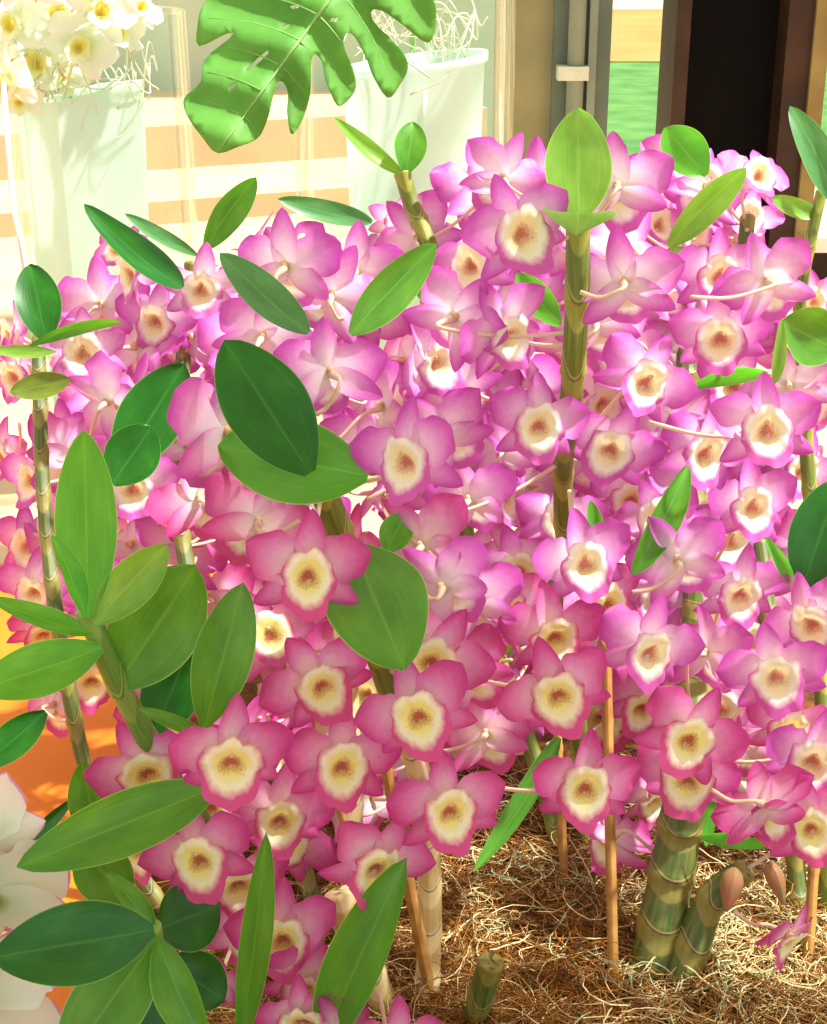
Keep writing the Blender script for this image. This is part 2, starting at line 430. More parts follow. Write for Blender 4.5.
NF = 0
def flower(plant, loc, scale, rot, kind, stalk_to, name='flower', lip=True):
    """one orchid flower as a part of its plant, sepals, petals, lip, column and stalk as sub-parts"""
    global NF
    NF += 1
    ms = pool(kind)[NF * 7 % NVAR]
    f = bpy.data.objects.new(name, None); COL.objects.link(f); f.empty_display_size = 0.01
    f.parent = plant
    M = Matrix.Translation(loc) @ rot.to_4x4() @ Matrix.Scale(scale, 4)
    f.location = loc - plant.location; f.rotation_euler = rot.to_euler(); f.scale = (scale,) * 3
    for a, nm in (('dorsal', 'sepal'), ('lat_l', 'sepal'), ('lat_r', 'sepal'), ('pet_l', 'petal'), ('pet_r', 'petal'), ('lip', 'lip'), ('column', 'column')):
        if nm == 'lip' and not lip: continue
        obj(nm, ms[a], f)
    if stalk_to is not None:
        back = rot @ Vector((0, 1, -0.25)); back.normalize()
        p0 = loc + rot @ Vector((0, 0.035 * scale, 0)); p1 = loc + back * 0.24 * scale
        e = Vector(stalk_to); p2 = (p1 + e) / 2 + Vector((0, 0, -0.004))
        pts = spline([p0, p1, p2, e], 14)
        rad = np.interp(np.linspace(0, 1, 14), [0, 0.12, 0.3, 1], [0.0024, 0.0022, 0.0012, 0.0014])
        V, Fc, U = tube(pts, rad, 8)
        Mi = M.inverted(); V = [Mi @ Vector(v) for v in V]
        obj('flower_stalk', mesh('flower_stalk', V, Fc, U, (STALK,)), f)
    return f

# ------------------------------------------------------------------ plants and their canes
def canegeo(pts, r0, r1, per, n=None, swell=0.10):
    ctrl = [Vector(p) for p in pts]
    L = sum((ctrl[i + 1] - ctrl[i]).length for i in range(len(ctrl) - 1))
    n = n or max(24, int(L / 0.003))
    sp = spline(ctrl, n)
    sl = np.r_[0, np.cumsum(np.linalg.norm(np.diff(sp, axis=0), axis=1))]
    fr = (sl / per) % 1.0
    rad = np.interp(sl, [0, sl[-1]], [r0, r1]) * (0.97 + swell * (0.5 + 0.5 * np.cos(2 * math.pi * fr)) ** 8 + 0.10 * (fr - 0.5))
    rad[0] *= 0.75
    return tube(sp, rad, 18)

CANES = {}                                            # key -> (plant, polyline)
def plant(key, label, group='pink flowering orchid plants', cat='orchid'):
    return None
PL = {}
def add_plant(key, name, label, canes, group, cat='orchid'):
    """canes: list of (points as px,py,d from the top down, radius px at the top, at the foot, material)"""
    root_pts = None
    for pts, r0, r1, m in canes:
        q = [P(*p) for p in pts]
        foot = q[-1].copy()
        if foot.z > 0.0 and len(pts) > 2:
            pass
        if root_pts is None: root_pts = q
    low = min((P(*c[0][-1]) for c in canes), key=lambda v: v.z)
    base = Vector((low.x, low.y, 0.0))
    o = empty(name, base, label, cat, group)
    for pts, r0, r1, m in canes:
        q = [P(*p) for p in pts]
        V, Fc, U = canegeo([p - base for p in q], r0 * pts[0][2] / F, r1 * pts[-1][2] / F, {'green': .045, 'dry': .03, 'dark': .034, 'leafy': .06}[m])
        obj('cane', mesh('cane', V, Fc, U, (CANE[m],)), o)
        CANES.setdefault(key, []).append([np.array(p) for p in spline(q, 40)])
    PL[key] = o
    return o

def gpt(x, y, sink=0.012):
    d = gd(x, y); return (x, y, d + sink)

GRP = 'pink flowering orchid plants'
add_plant('A', 'orchid_plant', 'pink orchid with tall thick yellow-green cane topped by upright oval leaf in front of pillar',
          [([(578, 222, .855), (577, 300, .87), (572, 390, .90), (563, 490, 1.02), (575, 680, 1.08), (588, 860, 1.10), gpt(600, 985)], 13, 10, 'green')], GRP)
add_plant('B', 'orchid_plant', 'pink orchid whose knobbly cane with two small leaves rises before the right glass vase',
          [([(402, 172, 1.22), (412, 205, 1.22), (430, 250, 1.21), (443, 330, 1.2), (450, 430, 1.18), (480, 600, 1.15), (535, 760, 1.12), (560, 850, 1.10), gpt(568, 905)], 9, 9, 'green')], GRP)
add_plant('C', 'orchid_plant', 'pink orchid on straw-coloured ringed cane with large dark oval leaf near its top',
          [([(318, 478, .84), (345, 548, .88), (372, 640, .93), (404, 730, .957)], 15, 12, 'green'),
           ([(398, 715, .954), (410, 745, .96), (424, 800, .965), (430, 900, .975), gpt(426, 1016)], 12, 13, 'dry')], GRP)
add_plant('D', 'orchid_plant', 'leafy orchid shoot with fan of bright green leaves over the orange floor',
          [([(86, 608, .80), (108, 662, .82), (140, 725, .86), (185, 800, .92), (262, 900, .97), gpt(318, 1000)], 12, 12, 'leafy')], GRP)
add_plant('E', 'orchid_plant', 'low leafy orchid shoot with glossy dark leaves beside the white orchid',
          [([(150, 925, .80), (166, 985, .83), gpt(200, 1075)], 11, 11, 'leafy')], GRP)
add_plant('F', 'orchid_plant', 'pink orchid on two stout ringed dark canes leaning over pale straw',
          [([(690, 262, 1.2), (686, 340, 1.18), (690, 440, 1.15), (700, 600, 1.08), (690, 760, .99), (676, 850, .99), gpt(648, 990)], 11, 25, 'dark'),
           ([(748, 868, .96), (715, 895, .97), (694, 940, .975), gpt(676, 1000)], 13, 22, 'dark')], GRP)
add_plant('G', 'orchid_plant', 'pink orchid at the picture edge by the tan frame, with pale arching leaves on top',
          [([(822, 190, 1.1), (806, 262, 1.1), (800, 320, 1.11), (806, 440, 1.12), (818, 600, 1.10), (828, 800, 1.05), gpt(828, 935)], 6, 11, 'green')], GRP)
add_plant('H', 'orchid_plant', 'pink orchid with small pale lilac flower in front of the left glass vase',
          [([(192, 262, 1.2), (184, 350, 1.2), (176, 480, 1.15), (205, 640, 1.1), (275, 800, 1.08), gpt(335, 955)], 8, 10, 'dark')], GRP)
add_plant('K', 'orchid_plant', 'pink orchid showing pale backs of several flowers below the monstera leaf',
          [([(300, 236, 1.22), (305, 330, 1.18), (318, 450, 1.1), (345, 640, 1.06), (352, 800, 1.03), (356, 880, 1.01), gpt(384, 1000)], 8, 12, 'dry')], GRP)
add_plant('N', 'orchid_plant', 'pink orchid with a dense flower head directly before the dark doorway',
          [([(748, 215, 1.2), (742, 300, 1.2), (745, 420, 1.16), (762, 560, 1.1), (775, 700, 1.06), (795, 860, 1.05), gpt(800, 950)], 8, 10, 'dark')], GRP)
add_plant('Q', 'orchid_plant', 'pink orchid at the picture edge below the left glass vase with blunt dark leaf',
          [([(38, 335, 1.15), (44, 500, 1.1), (62, 650, 1.06), (95, 800, 1.06), (150, 890, 1.05), gpt(215, 960)], 7, 9, 'dark')], GRP)
add_plant('J', 'orchid_plant', 'short pale ringed orchid cane under the long strap-shaped leaf',
          [([(338, 890, .93), (352, 930, .93), (372, 975, .935), gpt(392, 1026)], 18, 13, 'dry')], GRP)
add_plant('I', 'orchid_cane', 'short dark green cut cane stub standing alone in the brown fibre',
          [([(492, 960, .915), (484, 985, .925), (472, 1030, .945)], 14, 13, 'dark')], None, 'orchid cane')
add_plant('W', 'white_orchid_plant', 'white orchid with pink petal tips at the lower picture edge beside dark leaves',
          [([(-22, 850, .78), (-30, 930, .80), (-20, 1000, .83), gpt(0, 1080)], 8, 10, 'leafy')], None)

def nearest(p, keys):
    best = (9, None, None); p = np.array(p)
    for k in keys:
        for pl in CANES[k]:
            a = np.array(pl); d = np.linalg.norm(a - p, axis=1); i = int(d.argmin())
            if d[i] < best[0]: best = (d[i], k, Vector(a[min(i + 1, len(a) - 1)]))
    return best
FK = ['A', 'B', 'C', 'D', 'F', 'G', 'H', 'K', 'N', 'Q', 'J']

# x, y, span in px, yaw (+ faces picture right, 180 = seen from behind), pitch (+ up), roll (+ clockwise), extras
FL = [
 # top left
 (203, 287, 98, 5, -10, 8, dict(k='pale', dd=-.06)), (136, 274, 96, -60, 5, -20), (159, 318, 95, -15, -15, 10), (139, 358, 86, 20, -5, -10),
 (85, 352, 98, 10, 0, -8, dict(k='pale')), (17, 375, 86, -40, -10, -10), (14, 336, 84, -60, 10, 0), (226, 436, 178, -130, 8, -8, dict(ped=(266, 442), dd=.24)),
 (62, 440, 92, 150, 10, -5), (35, 478, 90, -50, -10, 15), (135, 486, 104, 4, -12, 2), (108, 402, 108, 160, 20, 60), (5, 455, 85, -45, -5, 0),
 (262, 338, 112, 165, 10, -30, dict(ped=(270, 356))), (286, 268, 128, 172, 12, -8, dict(ped=(290, 318))), (330, 296, 122, 190, 12, -25, dict(ped=(344, 318))),
 (356, 272, 112, 175, 10, 8, dict(ped=(340, 312))), (330, 374, 128, 185, 14, 4, dict(ped=(316, 415))), (384, 408, 116, 130, 10, 18, dict(ped=(318, 448))),
 (410, 458, 134, -18, -8, 8), (366, 446, 104, 190, 5, -15, dict(ped=(346, 478))), (256, 524, 136, 185, 5, -25, dict(ped=(300, 520), dd=.05)),
 (430, 360, 116, 58, -5, -40), (120, 250, 70, 0, 20, 20),
 # top middle
 (517, 232, 132, 8, -10, -22), (503, 180, 108, 200, 15, -25, dict(ped=(560, 205))), (474, 264, 104, -35, -10, 0), (397, 222, 66, 20, 0, 20, dict(k='pale')),
 (442, 207, 50, 160, 0, 0), (393, 242, 60, 0, 0, -15), (503, 330, 122, 38, -14, -40), (537, 423, 112, 4, -8, -2, dict(dd=-.07)), (612, 446, 112, 4, -10, 24),
 (644, 380, 116, 25, -5, 28), (597, 325, 104, 170, 10, 20, dict(ped=(575, 335))), (500, 497, 92, 60, 0, -20, dict(k='pale')), (632, 497, 94, 10, -12, 10),
 (502, 452, 96, 175, 0, 20), (461, 388, 96, 170, -10, 60), (424, 546, 134, 150, 8, 35, dict(ped=(392, 556), dd=.09)), (446, 436, 118, 165, 10, 40),
 (455, 318, 122, 155, 20, -40), (470, 500, 110, 160, 10, 10), (540, 300, 90, 170, 0, 40, dict(ped=(570, 300))),
 # top right
 (618, 188, 124, 172, 8, 12, dict(ped=(580, 225))), (672, 162, 76, 0, 10, 10), (705, 183, 88, -10, 5, -15), (755, 178, 92, 10, 15, 10), (745, 218, 86, 20, 5, 20, dict(k='pale')),
 (717, 275, 106, 2, -8, 0), (625, 284, 126, 170, 8, 14, dict(ped=(580, 292))), (768, 282, 112, 168, 8, 16), (616, 256, 84, -5, 0, 0), (655, 225, 88, 20, 10, 20),
 (720, 336, 108, 0, -8, -4), (765, 428, 122, 2, -6, -8), (789, 385, 98, 170, 12, 10, dict(k='pale')), (815, 402, 84, -40, -8, -5), (702, 450, 112, 15, -5, 10),
 (750, 504, 108, 0, -8, 6), (673, 420, 96, 150, 5, 30), (690, 232, 84, 10, 10, -20), (790, 330, 88, 30, 15, 20), (800, 470, 94, 30, -5, 20), (668, 350, 92, 160, 0, -20),
 (660, 300, 92, 20, 20, -10), (735, 385, 96, 0, 10, 30), (812, 300, 70, 20, 0, 0),
 # middle left
 (30, 543, 90, -15, -15, 0), (37, 588, 94, -20, -15, 10), (44, 630, 84, 20, -30, 10), (126, 600, 96, -20, 0, -20), (92, 676, 94, 20, -20, 0), (55, 706, 90, 160, -20, 10),
 (146, 768, 124, 8, -10, -30), (307, 572, 138, -2, -8, -3), (318, 681, 128, 14, -8, -34), (418, 712, 134, 6, -10, -12), (434, 659, 128, 8, -8, 40),
 (231, 756, 138, -2, -8, -3), (341, 762, 128, 4, -10, 5), (268, 636, 118, 30, 20, -20), (444, 588, 124, 170, 4, 35, dict(ped=(420, 586))),
 (372, 692, 100, -20, 0, 30), (457, 738, 94, 165, -5, 10), (190, 690, 84, 20, 0, 0), (200, 500, 112, 195, 0, 20), (290, 470, 100, 170, 10, 0), (380, 600, 104, 20, 10, 0),
 # middle
 (583, 561, 118, 4, -6, -5), (603, 602, 110, 25, -8, -20), (552, 632, 118, 6, -10, -8), (556, 690, 128, -4, -12, -18), (647, 648, 122, 6, -6, 10), (518, 568, 100, -15, -10, -10),
 (468, 676, 118, 172, 4, 40), (515, 710, 94, 160, 0, 10, dict(k='pale')), (487, 735, 112, 165, -15, 20), (640, 704, 98, 20, -20, 20), (679, 561, 118, 160, 6, 22, dict(ped=(632, 592))),
 (661, 602, 98, -20, 0, 20), (520, 612, 112, -55, 5, -30), (474, 604, 118, 150, 10, 30), (560, 520, 100, 10, 10, 0), (660, 520, 100, -10, 10, -20),
 # middle right
 (738, 590, 108, 4, -10, 8), (775, 672, 118, 0, -10, -12), (813, 621, 112, -20, -6, -22), (689, 736, 122, 12, -8, 24), (707, 654, 112, 120, 0, 14), (721, 706, 104, -10, 5, -20),
 (786, 724, 108, 0, -14, 5), (812, 756, 114, 2, -10, 12), (699, 619, 100, 10, 10, 20), (728, 538, 98, 10, 5, 20), (690, 490, 96, -10, 0, 0), (800, 570, 96, 20, 5, 10), (745, 640, 100, 20, 10, -10),
 (700, 560, 94, 0, -10, 20), (745, 745, 104, 150, 0, 20),
 # lower
 (200, 855, 128, 8, -10, -22), (236, 878, 118, 6, -18, -10), (140, 846, 96, -40, -10, -20), (279, 815, 118, 6, -6, 10), (240, 934, 90, 160, -20, 0), (375, 862, 128, 36, -10, 28),
 (447, 806, 132, 8, -10, 0), (283, 934, 122, 4, -8, -8), (305, 980, 110, 10, -25, 20), (302, 1016, 100, -5, -20, 0), (400, 1048, 110, 10, 10, 0), (340, 1030, 90, 160, 10, 30),
 (584, 784, 122, 0, -10, 0), (612, 838, 106, 215, -35, -40, dict(ped=(682, 862))), (689, 776, 116, -4, -12, 6), (809, 823, 118, -6, -8, -10),
 (764, 806, 118, 150, -30, 30, dict(ped=(712, 790))), (786, 936, 86, 40, -40, 10, dict(ped=(735, 912))), (650, 795, 92, 30, -30, -10), (220, 985, 62, 170, 0, 0), (745, 770, 100, 10, 0, -10),
]

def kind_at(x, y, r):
    """light put into the petals: warmer front left, bluish sky tone behind right"""
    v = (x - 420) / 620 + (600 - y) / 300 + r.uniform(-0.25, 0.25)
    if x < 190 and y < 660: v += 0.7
    return 'cool_lit' if v > 0.12 else 'warm_lit'

rr = random.Random(3)
def put(x, y, s, yaw, pitch, roll, ex):
    d = 0.072 * F / s + ex.get('dd', 0.0)
    d = min(d, gd(x, y + 0.35 * s) - 0.06)
    loc = P(x, y, d); sc = s * d / F
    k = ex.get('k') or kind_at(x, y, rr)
    rot = flower_rot(yaw + rr.uniform(-16, 16), pitch + rr.uniform(-9, 6), roll + rr.uniform(-9, 9))
    dist, key, at = nearest(loc + rot @ Vector((0, 0.3 * sc, 0)), FK)
    to = at
    if 'ped' in ex:
        to = P(ex['ped'][0], ex['ped'][1], d - 0.012)
    elif dist > 0.07:
        to = loc + (at - loc).normalized() * 0.07
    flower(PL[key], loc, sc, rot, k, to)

for f in FL:
    put(*f[:6], f[6] if len(f) > 6 else {})

# flowers deeper inside the heads, seen in the gaps
POLY = [(60, 310), (140, 262), (270, 245), (390, 260), (460, 190), (520, 190), (600, 190), (660, 185), (745, 190), (775, 290), (815, 390), (815, 800), (700, 770),
        (560, 730), (470, 740), (400, 800), (330, 860), (240, 850), (200, 800), (150, 720), (110, 640), (60, 560), (50, 400)]
def inside(x, y):
    c = False; n = len(POLY)
    for i in range(n):
        x1, y1 = POLY[i]; x2, y2 = POLY[i - 1]
        if (y1 > y) != (y2 > y) and x < (x2 - x1) * (y - y1) / (y2 - y1) + x1: c = not c
    return c
yy = 200
row = 0
while yy < 860:
    xx = 40 + (33 if row % 2 else 0)
    while xx < 827:
        x = xx + rr.uniform(-14, 14); y = yy + rr.uniform(-14, 14)
        if inside(x, y):
            s = rr.uniform(100, 118)
            back = x < 530 and y < 640
            yaw = rr.uniform(115, 245) if back or rr.random() < 0.55 else rr.uniform(-65, 65)
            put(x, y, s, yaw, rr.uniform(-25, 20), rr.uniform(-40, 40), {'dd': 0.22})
        xx += 56
    yy += 50; row += 1

# ------------------------------------------------------------------ leaves
def leafgeo(B, T, W, roll, bend, fold, shape=0.5, nu=20, nv=9, wave=0.0, seed=0):
    """leaf blade from B to T, W metres wide; roll turns its face away from the viewer, bend arches it, fold closes it along the midrib"""
    B, T = Vector(B), Vector(T); ax = T - B; L = ax.length; ax.normalize()
    view = (CAM - (B + T) / 2).normalized()
    n = view - ax * view.dot(ax); n.normalize(); sd = ax.cross(n)
    n2 = n * math.cos(roll) + sd * math.sin(roll); s2 = ax.cross(n2)
    V, U = [], []
    r = random.Random(seed); ph = r.uniform(0, 6)
    for i in range(nu):
        t = i / (nu - 1)
        p = math.pi * (t ** (math.log(0.5) / math.log(shape)))
        wd = W / 2 * max(math.sin(p) ** 0.62, 0.02 if t > 0.5 else 0.16)
        c = B + ax * (t * L) + n2 * (bend * L * 4 * t * (1 - t))
        for j in range(nv):
            s = j / (nv - 1) * 2 - 1
            f = fold * (abs(s) ** 1.2)
            o = s2 * (s * wd * math.cos(f * 0.9)) + n2 * (abs(s) * wd * math.sin(f))
            o += n2 * (wave * W * math.sin(7 * t + ph + (1.5 if s > 0 else 0)) * s * s)
            V.append(c + o); U.append((s * .5 + .5, t))
    return V, gridfaces(nu, nv), U

# plant, base px, py, d, tip px, py, d, width px, roll, bend, fold, shape, material
LV = [
 ('A', 579, 220, .850, 578, 108, .85, 68, 5, -.06, .15, .48, 'lt'), ('A', 578, 222, .86, 577, 236, .78, 76, 0, .10, .12, .55, 'lt'),
 ('F', 668, 246, 1.05, 746, 168, 1.03, 34, 25, -.05, .3, .5, 'lt'), ('F', 706, 176, 1.08, 664, 128, 1.08, 44, 10, .05, .2, .5, 'br'), ('F', 692, 252, 1.08, 652, 268, 1.06, 26, 0, 0, .3, .5, 'ol'),
 ('G', 838, 205, 1.09, 790, 106, 1.09, 34, 20, .06, .3, .45, 'bl'), ('G', 822, 216, 1.1, 772, 198, 1.08, 20, 20, -.1, .3, .5, 'lt'),
 ('G', 838, 350, 1.09, 782, 322, 1.06, 60, 10, -.04, .25, .5, 'md'), ('G', 690, 388, 1.05, 770, 372, 1.02, 18, 30, -.12, .4, .5, 'br'), ('G', 774, 384, 1.05, 781, 318, 1.04, 14, 30, .03, .4, .4, 'lt'),
 ('G', 802, 588, 1.0, 840, 478, 1.0, 62, 0, .05, .2, .5, 'dk'), ('G', 792, 584, 1.0, 765, 536, .99, 14, 10, .05, .4, .4, 'br'), ('G', 818, 586, 1.01, 835, 660, .99, 22, 10, .05, .4, .4, 'md'),
 ('A', 632, 574, .92, 688, 464, .93, 34, 20, .07, .55, .45, 'md'), ('B', 555, 578, .99, 505, 655, 1.02, 20, 10, .05, .4, .5, 'ol'),
 ('B', 406, 174, 1.215, 413, 122, 1.22, 34, 5, .08, .3, .5, 'md'), ('B', 404, 176, 1.22, 333, 117, 1.20, 18, 40, -.08, .5, .45, 'lt'),
 ('K', 350, 334, .84, 437, 244, .86, 44, 20, -.03, .2, .48, 'md'), ('K', 308, 334, .77, 220, 253, .79, 40, 20, -.04, .3, .45, 'bl'),
 ('H', 182, 288, .98, 84, 204, 1.02, 34, 25, -.06, .4, .4, 'dk'), ('H', 198, 256, 1.12, 125, 214, 1.13, 16, 20, -.05, .3, .5, 'bl'), ('H', 204, 250, 1.13, 256, 177, 1.12, 32, 20, -.06, .3, .5, 'md'),
 ('K', 372, 222, 1.18, 278, 199, 1.17, 24, 20, -.05, .3, .45, 'bl'),
 ('Q', 46, 342, 1.06, 30, 264, 1.07, 46, 5, .04, .2, .5, 'dk'), ('Q', 30, 346, 1.04, 122, 322, 1.02, 14, 30, -.12, .4, .5, 'md'), ('Q', 56, 352, 1.05, -10, 350, 1.05, 14, 20, -.05, .3, .5, 'lt'), ('Q', 70, 380, 1.0, 10, 392, .99, 28, 10, -.05, .3, .5, 'ol'),
 ('C', 310, 473, .80, 224, 340, .82, 86, 4, -.03, .14, .5, 'dk'), ('C', 368, 476, .825, 218, 446, .83, 86, 0, .04, .1, .5, 'br'),
 ('C', 352, 545, .83, 404, 669, .765, 104, -5, .03, .12, .5, 'md'), ('C', 386, 552, .90, 406, 512, .90, 34, 0, .03, .2, .5, 'br'), ('B', 442, 304, 1.15, 412, 284, 1.13, 18, 0, .03, .2, .5, 'br'),
 ('H', 118, 470, .92, 184, 364, .94, 66, 0, -.03, .2, .5, 'dk'), ('H', 112, 484, .91, 152, 426, .92, 56, 0, -.03, .2, .5, 'dk'),
 ('D', 88, 618, .79, 84, 430, .80, 62, 0, .03, .16, .5, 'br'), ('D', 84, 612, .785, 52, 535, .775, 24, 30, .03, .5, .45, 'br'), ('D', 94, 624, .79, 168, 545, .80, 48, 15, -.06, .25, .5, 'lt'),
 ('D', 114, 690, .83, 196, 566, .80, 92, 0, -.05, .22, .52, 'md'), ('D', 92, 634, .80, -12, 597, .79, 24, 30, -.05, .35, .45, 'br'), ('D', 102, 648, .80, -24, 690, .78, 56, 5, -.10, .2, .5, 'br'),
 ('D', 204, 728, .82, 243, 583, .80, 60, 0, .03, .15, .52, 'md'), ('D', 150, 745, .90, 202, 615, .92, 64, 0, .02, .2, .5, 'dk'), ('D', 208, 735, .82, 138, 708, .80, 16, 20, -.05, .4, .5, 'md'),
 ('D', 46, 712, .95, -20, 768, .93, 38, 0, -.04, .3, .5, 'dk'), ('D', 214, 788, .84, 17, 867, .78, 66, 0, -.06, .25, .45, 'md'), ('D', 98, 845, .88, 82, 762, .88, 44, 0, -.04, .25, .5, 'md'),
 ('D', 74, 798, .95, 10, 862, .95, 16, 0, -.04, .4, .5, 'dk'), ('E', 128, 905, .87, 78, 842, .86, 58, 0, -.04, .2, .5, 'md'),
 ('E', 154, 930, .78, -8, 958, .74, 82, 0, .05, .14, .5, 'dk'), ('E', 158, 936, .79, 62, 1070, .77, 76, 5, .04, .2, .5, 'md'), ('E', 158, 938, .785, 208, 1050, .77, 46, 20, .08, .4, .5, 'md'),
 ('E', 156, 930, .83, 220, 905, .86, 70, 0, -.08, .2, .5, 'dk'), ('E', 152, 930, .80, 105, 872, .80, 24, 20, .1, .4, .4, 'md'), ('E', 152, 960, .84, 130, 1070, .84, 80, 0, .03, .2, .5, 'dk'),
 ('E', 165, 960, .86, 225, 1000, .87, 60, 0, .03, .2, .5, 'dk'),
 ('J', 240, 1045, .84, 266, 832, .80, 34, 15, .03, .35, .5, 'md'), ('J', 322, 1050, .86, 407, 858, .83, 62, -15, .05, .45, .5, 'md'),
 ('B', 560, 738, 1.02, 474, 872, 1.0, 24, 20, -.07, .4, .4, 'md'), ('F', 700, 838, .97, 768, 846, .95, 16, 20, -.08, .35, .5, 'br'), ('F', 706, 846, .98, 708, 786, .99, 16, 20, .03, .3, .5, 'br'),
 ('A', 560, 326, 1.03, 517, 273, 1.04, 30, 0, -.04, .25, .5, 'br'), ('A', 606, 562, 1.0, 590, 500, 1.0, 18, 0, .03, .3, .5, 'br'),
]
for i, (k, bx, by, bd, tx, ty, td, wp, roll, bend, fold, shape, m) in enumerate(LV):
    o = PL[k]; dm = (bd + td) / 2
    V, Fc, U = leafgeo(P(bx, by, bd), P(tx, ty, td), wp * dm / F / math.cos(R(roll)), R(roll), bend, fold, shape, wave=0.035, seed=i)
    V = [v - o.location for v in V]
    obj('leaf', mesh('leaf', V, Fc, U, (LEAF[m],)), o)

# buds on the low right cane
def bud(plantkey, base, tip, r):
    o = PL[plantkey]; p = spline([base, (Vector(base) + Vector(tip)) / 2 + Vector((0, 0, .002)), tip], 12)
    rad = [r * max(0.12, math.sin(math.pi * (0.08 + 0.88 * (i / 11) ** 0.8))) for i in range(12)]
    V, Fc, U = tube([np.array(q) - np.array(o.location) for q in p], rad, 12)
    obj('bud', mesh('bud', V, Fc, U, (BUD,)), o)
bud('F', P(735, 868, .955), P(726, 912, .945), .0075)
bud('F', P(768, 862, .95), P(784, 905, .94), .006)

# white orchid
for x, y, s, yaw, pit, roll in ((-18, 843, 150, 190, 5, 60), (-4, 902, 176, 185, 5, 25), (-16, 1000, 190, 185, 5, 20)):
    d = 0.1 * F / s if s > 160 else 0.82
    d = min(d, 0.80)
    flower(PL['W'], P(x, y, d), s * d / F, flower_rot(yaw, pit, roll), 'whit', nearest(P(x, y, d), ['W'])[2])

# ------------------------------------------------------------------ bamboo stakes
def stake(top, foot, r, label):
    a, b = P(*top), P(*foot); base = Vector((b.x, b.y, 0))
    n = 40; pts = np.linspace(np.array(a - base), np.array(b - base), n)
    rad = np.full(n, r); rad[::9] *= 1.18
    V, Fc, U = tube(pts, rad, 10)
    o = obj('bamboo_stake', mesh('bamboo_stake', V, Fc, U, (STAKE,)), None, base)
    tag(o, label, 'stake', 'bamboo stakes in the fibre')
stake((606, 640, 1.02), gpt(614, 1008), .0036, 'straight tan bamboo stake rising clear of the brown fibre under the pink flowers')
stake((384, 755, .93), gpt(434, 1012), .0040, 'slanting tan bamboo stake crossing the straw-coloured ringed cane')
stake((556, 700, 1.08), gpt(566, 915), .0032, 'thin dim bamboo stake behind the narrow green blade')
stake((820, 770, 1.02), gpt(806, 990), .0036, 'tan bamboo stake near the picture edge beside the hanging small flower')
stake((332, 780, 1.03), gpt(392, 980), .0034, 'short bamboo stake behind the long strap-shaped leaf')

# ------------------------------------------------------------------ fibre bed
n = 70
xs = np.linspace(-0.20, 0.5, n); ys = np.linspace(0.55, 1.42, n)
def bedz(x, y):
    e = min(1, max(0, (x + 0.20) / 0.08), max(0, (1.42 - y) / 0.1)); e = max(0, min(1, e)) 
    return -0.004 + e * (0.004 + 0.004 * math.sin(9 * x + 4 * y) * math.cos(11 * y - 3 * x) + 0.005 * (0.5 + 0.5 * math.sin(21 * x + 2) * math.sin(19 * y)))
V = [(x, y, bedz(x, y)) for y in ys for x in xs]
bed = obj('fibre_bed', mesh('fibre_bed', V, gridfaces(n, n), None, (MOSSB,)))
tag(bed, 'uneven bed of brown coconut fibre the canes and stakes stand in', 'fibre', None, 'stuff')

def strands(name, label, count, region, mats, weights, rlo, rhi, llo, lhi, curl, lift):
    V, Fc, fm = [], [], []
    r = np.random.default_rng(hash(name) % 1000 if False else len(name))
    for c in range(count):
        px, py = region(r)
        g = G(px, py, 0.0); x, y = g.x, g.y
        L = r.uniform(llo, lhi); k = 9; a = r.uniform(0, 6.28); w_ = r.normal(0, curl); el = r.normal(0, 0.25)
        z0 = bedz(x, y) + abs(r.normal(0, lift)) + 0.001
        rad = r.uniform(rlo, rhi); mi = int(r.choice(len(mats), p=weights))
        base = len(V); p = np.array([x, y, z0]); st = L / (k - 1)
        for i in range(k):
            z = max(p[2], bedz(p[0], p[1]) + 0.0005)
            n1 = np.array([-math.sin(a), math.cos(a), 0.0])
            for q in range(3):
                t = 2.094 * q
                V.append((p[0] + rad * math.cos(t) * n1[0], p[1] + rad * math.cos(t) * n1[1], z + rad * math.sin(t)))
            p = p + st * np.array([math.cos(a) * math.cos(el), math.sin(a) * math.cos(el), math.sin(el)])
            a += w_ + r.normal(0, 0.22); el = el * 0.8 - 0.06 + r.normal(0, 0.12)
        for i in range(k - 1):
            for q in range(3):
                q2 = (q + 1) % 3
                Fc.append((base + i * 3 + q, base + i * 3 + q2, base + (i + 1) * 3 + q2, base + (i + 1) * 3 + q)); fm.append(mi)
    o = obj(name, mesh(name, V, Fc, None, mats, True, fm))
    return tag(o, label, 'fibre', None, 'stuff')
strands('coconut_fibre', 'tangled golden brown coconut fibre around the feet of the canes', 9000,
        lambda r: (r.uniform(215, 850), r.uniform(800, 1060)), FIB[:3], [.6, .3, .1], .00018, .0004, .03, .09, .25, .003)
def straw_region(r):
    if r.random() < 0.75: return r.normal(740, 70), r.uniform(770, 1030)
    if r.random() < 0.5: return r.normal(500, 45), r.uniform(790, 960)
    return r.normal(640, 40), r.uniform(770, 930)
strands('wood_wool', 'pale straw-coloured wood wool heaped below the low leaning canes', 4200, straw_region, FIB, [.2, .05, .62, .13], .0003, .0007, .025, .07, .4, .005)

